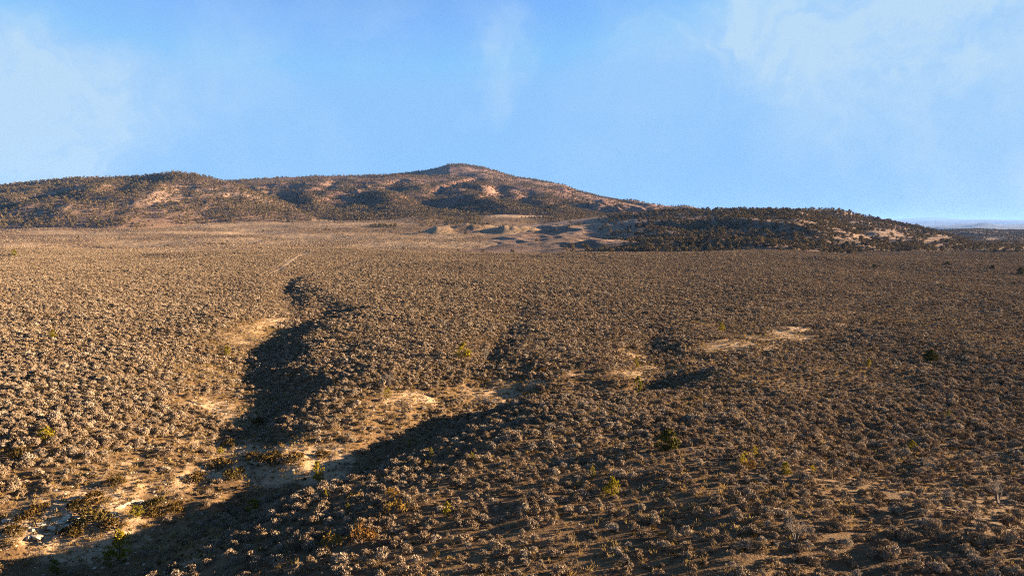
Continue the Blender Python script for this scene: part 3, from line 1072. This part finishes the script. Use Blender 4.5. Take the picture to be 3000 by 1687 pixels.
BARE = [bare_shrub(70), bare_shrub(71)]
for i, (u, v, s, lab) in enumerate([(1140, 1140, 1.3, 'leafless bleached shrub behind the thin yellowish juniper'), (2925, 1478, 1.0, 'leafless grey shrub at the right edge in the lower field'),
                                    (2330, 1590, 0.8, 'leafless pale shrub near the bottom, right of the middle'), (1420, 1060, 1.2, 'leafless shrub in the small middle gully')]):
    x, y, z = place_px(u / 1.1646, v / 1.1646)
    o = link('bare_shrub', BARE[i % 2])
    o.location, o.rotation_euler, o.scale = (x, y, z), (0, 0, i * 1.7), (s, s, s * 0.9)
    tag(o, lab, 'shrub', 'leafless shrubs')
    KEEP_CLEAR.append((x, y, 0.5 * s))


def clear_mask(x, y):
    m = np.ones(x.shape, bool)
    for cx_, cy_, r in KEEP_CLEAR:
        m &= np.hypot(x - cx_, y - cy_) > r + 0.15
    return m


# ------------------------------------------------------------------ sagebrush
def sage_points(y0, y1, sp, big):
    x, y = jgrid(y0, y1, sp)
    dens = 0.99 + 0.22 * fbm(x, y, 30, 3, 131) + 0.22 * fbm(x, y, 6, 2, 137)
    s = (0.52 + 0.85 * RNG.random(x.size) ** 1.6 + 0.22 * fbm(x, y, 22, 2, 139)) * big
    m = (y < 430) & (np.abs(x) < 420)
    if m.any():
        bmk, c, bk, bd = bare_mask(x[m], y[m])
        dd = dens[m] - bmk * 1.15
        far = bk >= 0
        dd -= np.where(far, 0.50 * np.clip(bd / 4, 0, 1) * sst((0.80 - bk) / 0.5), 0)
        steep = np.clip(c / 4.0, 0, 1)
        dd -= 0.30 * sst((c - 2.8) / 1.0) * (~far)
        dens[m] = dd
        s[m] *= 1 - 0.32 * np.clip(bmk + 0.4 * steep, 0, 1)
    dens -= mound_mask(x, y) * 0.55
    dens = np.where(track_dist(x, y) < 2.1, -1, dens)
    keep = RNG.random(x.size) < np.clip(dens, 0, 0.97)
    x, y, s = x[keep], y[keep], s[keep]
    return x, y, s


x, y, s = sage_points(22, 140, 0.74, 0.66)
k = clear_mask(x, y)
x, y, s = x[k], y[k], s[k]
z = gz(x, y)
rot = RNG.random(x.size) * 6.28
hs = s * (0.85 + 0.4 * RNG.random(x.size))
# the ones that show largest in the photo are things of their own
dv_ = np.stack([x, y * math.sin(PITCH) + (z + 0.4 - CAM_Z) * math.cos(PITCH), y * math.cos(PITCH) - (z + 0.4 - CAM_Z) * math.sin(PITCH)], -1)
U, V = 1500 + 2000 * dv_[:, 0] / dv_[:, 2], 843.5 - 2000 * dv_[:, 1] / dv_[:, 2]
inside = (U > 6) & (U < 2994) & (V < 1690) & (V > 700) & visible(x, y, z + 0.6 * hs)
rank = np.where(inside, s / dv_[:, 2], 0)
own = np.argsort(-rank)[:300]
rest = np.ones(x.size, bool)
rest[own] = False
ORD = ['zeroth', 'first', 'second', 'third'] + [f'{n}th' for n in range(4, 400)]


def ordinal(n):
    if n < 4:
        return ORD[n]
    return f'{n}th' if n % 100 in (11, 12, 13) or n % 10 not in (1, 2, 3) else f"{n}{ {1: 'st', 2: 'nd', 3: 'rd'}[n % 10]}"


rowq = np.argsort(-V[own])
rows = np.array_split(own[rowq], 6)
ROWN = ['frontmost row along the bottom edge', 'second row from the bottom edge', 'third row from the bottom edge', 'fourth row from the bottom edge', 'fifth row from the bottom edge', 'sixth row from the bottom edge']
for rw, nm in zip(rows, ROWN):
    rw = rw[np.argsort(U[rw])]
    for n_, i in enumerate(rw, 1):
        j = int(RNG.integers(0, 5))
        look = 'broad' if s[i] > 1.12 else 'low' if hs[i] < 0.85 else 'tall' if hs[i] > s[i] * 1.12 else 'rounded'
        t = empty('sagebrush', (x[i], y[i], z[i] - 0.04), rot[i], (s[i], s[i], hs[i]))
        side = ordinal(n_) + ' from the left' if n_ <= len(rw) / 2 else ordinal(len(rw) + 1 - n_) + ' from the right'
        tag(t, f'{look} silver-grey sagebrush, {side} in the {nm}', 'bush', 'sagebrush bushes nearest the camera')
        link('foliage', SAGE_FOL[j], t)
        link('stem', SAGE_STEM[j], t)

P_FOL, P_MID, P_FAR = proto_objs(SAGE_FOL, 'sage_near_source'), proto_objs(SAGE_MID, 'sage_mid_source'), proto_objs(SAGE_FAR, 'sage_far_source')


def cover(name, x, y, z, s, hs, rot, protos, lab=None):
    return scatter(name, np.stack([x, y, z - 0.04], -1), rot, np.stack([s, s, hs], -1), protos, 'stuff', lab)


near = rest & (y < 95)
cover('sagebrush_cover', x[near], y[near], z[near], s[near], hs[near], rot[near], P_FOL)
mid = rest & (y >= 95)
cover('sagebrush_cover', x[mid], y[mid], z[mid], s[mid], hs[mid], rot[mid], P_MID)
x, y, s = sage_points(140, 555, 0.88, 0.72)
k = clear_mask(x, y) & ((y < 440) | visible(x, y, gz(x, y) + 1.0, 0.001))
x, y, s = x[k], y[k], s[k]
z = gz(x, y)
hs = s * (0.85 + 0.4 * RNG.random(x.size))
rot = RNG.random(x.size) * 6.28
m1 = y < 230
cover('sagebrush_cover', x[m1], y[m1], z[m1], s[m1], hs[m1], rot[m1], P_MID)
cover('sagebrush_cover', x[~m1], y[~m1], z[~m1], s[~m1], hs[~m1], rot[~m1], P_MID)
x, y, s = sage_points(545, 1150, 2.7, 1.05)
z, w = zmax(x, y)
k = (w == 0) & visible(x, y, z + 1, 0.001) & (RNG.random(x.size) < 0.60 + 0.4 * fbm(x * 0.4, y, 70, 3, 18))
x, y, z, s = x[k], y[k], z[k], s[k]
cover('sagebrush_cover', x, y, z, s * 1.15, s, RNG.random(x.size) * 6.28, P_FAR)


# ------------------------------------------------------------------ grass, gravel and stones
def tuft(seed):
    rng = np.random.default_rng(seed)
    v, f = leaf_cloud(rng, [(0, 0, 0.02)], [(0.10, 0.10, 0.03)], [26], 0.24, 0.022, 0.55)
    return new_mesh('grass_tuft', v, f, M_GRASS)


x, y = jgrid(24, 150, 0.72)
d = 0.36 + 0.55 * fbm(x, y, 14, 3, 171)
bmk, c, bk, bd = bare_mask(x, y)
d += np.where(bk >= 0, 0.42, 0) + 0.15 * np.clip(c / 3, 0, 1)
k = RNG.random(x.size) < np.clip(d, 0.02, 0.9)
x, y = x[k], y[k]
scatter('dry_grass', np.stack([x, y, gz(x, y) - 0.01], -1), RNG.random(x.size) * 6.28, 0.7 + 0.8 * RNG.random(x.size), proto_objs([tuft(1), tuft(2), tuft(3)], 'grass_source'))


def scrub(seed, mat):
    rng = np.random.default_rng(seed)
    cs, rs = sage_clumps(rng, 6, 0.6, 0.6)
    v, f = leaf_cloud(rng, cs, rs, [12] * 6, 0.22, 0.10, 0.5)
    return new_mesh('scrub', v, f, mat)


x, y = jgrid(24, 170, 0.60)
bmk, c, bk, bd = bare_mask(x, y)
n = fbm(x, y, 7, 3, 271)
d = 0.24 + 0.25 * n + np.clip(c / 3, 0, 1) * (0.34 + 0.3 * n) + np.where(bk >= 0, 0.25, 0) - 0.05 * bmk
k = (RNG.random(x.size) < np.clip(d, 0.0, 0.8)) & clear_mask(x, y)
x, y = x[k], y[k]
sz = 0.18 + 0.34 * RNG.random(x.size) ** 2
scatter('low_scrub', np.stack([x, y, gz(x, y) - 0.02], -1), RNG.random(x.size) * 6.28, sz, proto_objs([scrub(1, M_SAGE), scrub(2, M_DARKSHRUB), scrub(3, M_GRASS), scrub(4, M_SAGE), scrub(5, M_DARKSHRUB)], 'scrub_source'))


def stone_mesh(seed, flat=0.45):
    rng = np.random.default_rng(seed)
    import bmesh
    bm = bmesh.new()
    bmesh.ops.create_icosphere(bm, subdivisions=1, radius=0.5)
    for vtx in bm.verts:
        q = np.array(vtx.co)
        q = np.sign(q) * np.abs(q) ** 0.75 * 0.9
        q *= 1 + 0.35 * (rng.random(3) - 0.5)
        q[2] *= flat
        vtx.co = q
    me = bpy.data.meshes.new('stone')
    bm.to_mesh(me)
    bm.free()
    me.materials.append(M_STONE)
    return me


STONES = [stone_mesh(10 + i, 0.35 + 0.06 * i) for i in range(5)]
x, y = jgrid(30, 120, 0.62)
bmk, c, bk, bd = bare_mask(x, y)
k = RNG.random(x.size) < np.clip(bmk * 0.95 - 0.08 + 0.14 * (c > 1.5), 0, 0.7)
x, y = x[k], y[k]
sz = 0.08 + 0.26 * RNG.random(x.size) ** 3
scatter('gravel', np.stack([x, y, gz(x, y)], -1), RNG.random(x.size) * 6.28, sz, proto_objs(STONES, 'stone_source'))

LEDGE = [(30, 1558), (62, 1550), (95, 1556), (122, 1541), (150, 1549), (178, 1536), (205, 1540), (196, 1525), (232, 1522), (246, 1512), (262, 1516), (330, 1506), (352, 1490), (372, 1480), (392, 1474),
         (408, 1470), (140, 1570), (168, 1577), (110, 1582), (84, 1576), (20, 1530), (335, 1523)]
order = sorted(range(len(LEDGE)), key=lambda i: LEDGE[i][0])
for n_, i in enumerate(order, 1):
    u, v = LEDGE[i]
    px, py, pz = place_px(u / 1.1646, v / 1.1646)
    o = link('limestone_block', STONES[i % 5])
    sc_ = 0.34 + 0.4 * random.random()
    o.location, o.rotation_euler, o.scale = (px, py, pz + 0.04), (0.2 * random.random(), 0.2 * random.random(), random.random() * 6), (sc_ * 1.5, sc_, sc_)
    side = ordinal(n_) + ' from the left' if n_ <= 11 else ordinal(23 - n_) + ' from the right'
    tag(o, f'white limestone block, {side} in the broken ledge at lower left', 'rock', 'white stones of the broken ledge')


# ------------------------------------------------------------------ junipers on the hills
HT = []
for i in range(6):
    rng = np.random.default_rng(600 + i)
    HT.append(tree_meshes(rng, 1.0, 0.50 - 0.03 * (i % 3), 11, 11, 0.24, M_TREE, 0.2, 0.10))
HT_FAR = []
for i in range(4):
    rng = np.random.default_rng(640 + i)
    HT_FAR.append(tree_meshes(rng, 1.0, 0.5, 8, 6, 0.36, M_TREE, 0.2, 0.12)[0])

tx_l, ty_l, ts_l = [], [], []
for (y0, y1, sp) in ((500, 1000, 4.9), (1000, 1700, 5.9), (1700, 2900, 7.6)):
    x, y = jgrid(y0, y1, sp, 0.95)
    z, w = zmax(x, y)
    tx = x / y
    Xd = 1288 + tx * 2000 / 1.1646
    dens = np.zeros_like(x)
    q = np.zeros_like(x)
    for k_, h in enumerate(HILLS):
        q = np.where(w == k_ + 1, h.param(x, y)[3], q)
    n1, n2 = fbm(x, y, 95, 3, 211), fbm(x, y, 28, 2, 223)
    dens = np.where(w == 1, 0.68 + 0.22 * n1 + 0.35 * n2 - 0.65 * sst((0.50 - q) / 0.3) * np.clip(0.25 + 1.5 * n2, 0, 1) - 0.5 * sst((0.08 - q) / 0.08) * (n1 < 0.1) + 0.35 * sst((Xd - 560) / 100), dens)
    dens = np.where(w == 2, 0.55 + 0.40 * n1 + 0.40 * n2 + 0.75 * sst((0.34 - q) / 0.12) * sst((Xd - 640) / 100), dens)
    dens = np.where(w == 3, 0.16 + 0.40 * n1 + 0.25 * n2 + 0.3 * (q > 0.93), dens)
    dens = np.where(w == 4, 0.10 + 0.4 * n2 + 0.5 * (q < 0.15), dens)
    open_ = sst((1660 - Xd) / 240)
    dens = np.where(w == 5, 0.62 + 0.50 * n2 - 0.95 * open_ + 0.25 * n1, dens)
    for cx_, cy_, rx_, a_ in ((0.02, 0.72, 0.09, 1.0),):
        pass
    dens = np.where(w == 6, 0.72 + 0.40 * n2 + 0.2 * n1, dens)
    dens = np.where(w == 7, 0.8 + 0.5 * n1, dens)
    # clearings of pale soil on the wooded hill
    Yd = (650 - 0 - (z - CAM_Z) / y * 2000) / 1.1646
    for CX, CY, RX, RY in ((1745, 547, 90, 8), (2240, 590, 70, 14), (2130, 604, 45, 9), (1930, 630, 60, 6), (2360, 600, 40, 10), (2500, 600, 30, 10)):
        dens -= 0.9 * sst(1.3 - np.hypot((Xd - CX) / RX, (Yd - CY) / RY) + 0.3 * n2)
    pl = (w == 0) & (y > 545)
    edge = np.where(Xd > 1430, 0.05 + 0.10 * sst((Xd - 1500) / 200), 0.001 + 0.012 * sst((Xd - 1000) / 150)) + np.where((y > 1040) & (Xd > 640), 0.35 * (n1 > 0.1), 0)
    grove = np.where((np.abs(Xd - 965) < 34) & (np.abs(y - 985) < 16), 0.9, 0) + np.where((np.abs(Xd - 1105) < 50) & (np.abs(y - 1010) < 10), 0.55, 0) + np.where((np.abs(Xd - 1200) < 30) & (np.abs(y - 1000) < 12), 0.6, 0)
    dens = np.where(pl, edge * (1 + 0.6 * n1) + grove, dens)
    dens = np.where((y < 545) & (w == 0), 0, dens)
    keep = RNG.random(x.size) < np.clip(dens, 0, 0.97)
    ht = np.where(w == 2, 3.9, np.where(w == 3, 4.2, np.where(w == 0, 3.4, 3.7))) * (0.6 + 0.7 * RNG.random(x.size))
    keep &= visible(x, y, z + ht)
    for lst, arr in ((tx_l, x), (ty_l, y)):
        lst.append(arr[keep])
    ts_l.append(np.stack([z, ht, w, q], -1)[keep])
x, y = np.concatenate(tx_l), np.concatenate(ty_l)
z, ht, w, q = np.concatenate(ts_l).T
print('hill trees', len(x))
rank = np.where((np.abs(x / y) < 0.745) & visible(x, y, z + ht * 0.5, 0.0), ht / y, 0)
own = np.argsort(-rank)[:300]
rest = np.ones(x.size, bool)
rest[own] = False
PLACE = {0: 'on the open plain', 1: 'on the long left hill', 2: 'on the middle ridge', 3: 'on the peak', 4: 'on the knoll',
         5: 'on the wooded hill', 6: 'on the rear hump', 7: 'on the far hill'}
BAND = ['lowest row', 'second row up', 'third row up', 'fourth row up', 'fifth row up', 'sixth row up', 'seventh row up']
for wv_ in np.unique(w[own]):
    idx = own[w[own] == wv_]
    el = (z[idx] - CAM_Z) / y[idx]
    nb = max(1, min(7, round(len(idx) / 35)))
    for bi, chunk in enumerate(np.array_split(idx[np.argsort(el)], nb)):
        chunk = chunk[np.argsort(x[chunk] / y[chunk])]
        for n_, i in enumerate(chunk, 1):
            cr, tr = HT[int(RNG.integers(0, 6))]
            t = empty('juniper_tree', (x[i], y[i], z[i] - 0.1), RNG.random() * 6.28, (ht[i] * (0.9 + 0.3 * RNG.random()),) * 2 + (ht[i],))
            side = ordinal(n_) + ' from the left' if n_ <= len(chunk) / 2 else ordinal(len(chunk) + 1 - n_) + ' from the right'
            tag(t, f'dark juniper {PLACE[int(wv_)]}, {side} in {BAND[bi]}' if nb > 1 else f'dark juniper {PLACE[int(wv_)]}, {side}', 'tree', 'junipers nearest on the hillsides')
            link('crown', cr, t)
            link('trunk', tr, t)
wd = ht * (0.9 + 0.35 * RNG.random(x.size))
nr_ = rest & (y < 1000)
P_T, P_TF = proto_objs([c for c, t in HT], 'tree_source'), proto_objs(HT_FAR, 'far_tree_source')
rr = RNG.random(x.size) * 6.28
scatter('woodland', np.stack([x, y, z - 0.1], -1)[nr_], rr[nr_], np.stack([wd, wd, ht], -1)[nr_], P_T)
fr_ = rest & (y >= 1000)
scatter('woodland', np.stack([x, y, z - 0.1], -1)[fr_], rr[fr_], np.stack([wd, wd, ht], -1)[fr_], P_TF)


# ------------------------------------------------------------------ haze
def build_haze():
    import bmesh
    bm = bmesh.new()
    bmesh.ops.create_cube(bm, size=1.0)
    me = bpy.data.meshes.new('haze')
    bm.to_mesh(me)
    bm.free()
    o = link('haze', me)
    lo, hi = -200.0, 300.0
    o.scale = (100000, 100000, hi - lo)
    o.location = (0, 0, (hi + lo) / 2)
    m, b, out = material('haze')
    pv = b.n('ShaderNodeVolumePrincipled')
    pv.inputs['Color'].default_value = (0.17, 0.37, 0.84, 1)
    pv.inputs['Density'].default_value = HAZE
    pv.inputs['Anisotropy'].default_value = 0.0
    b.t.links.new(pv.outputs[0], out.inputs['Volume'])
    me.materials.append(m)
    tag(o, kind='stuff')


HAZE = 2.6e-5
if HAZE:
    build_haze()
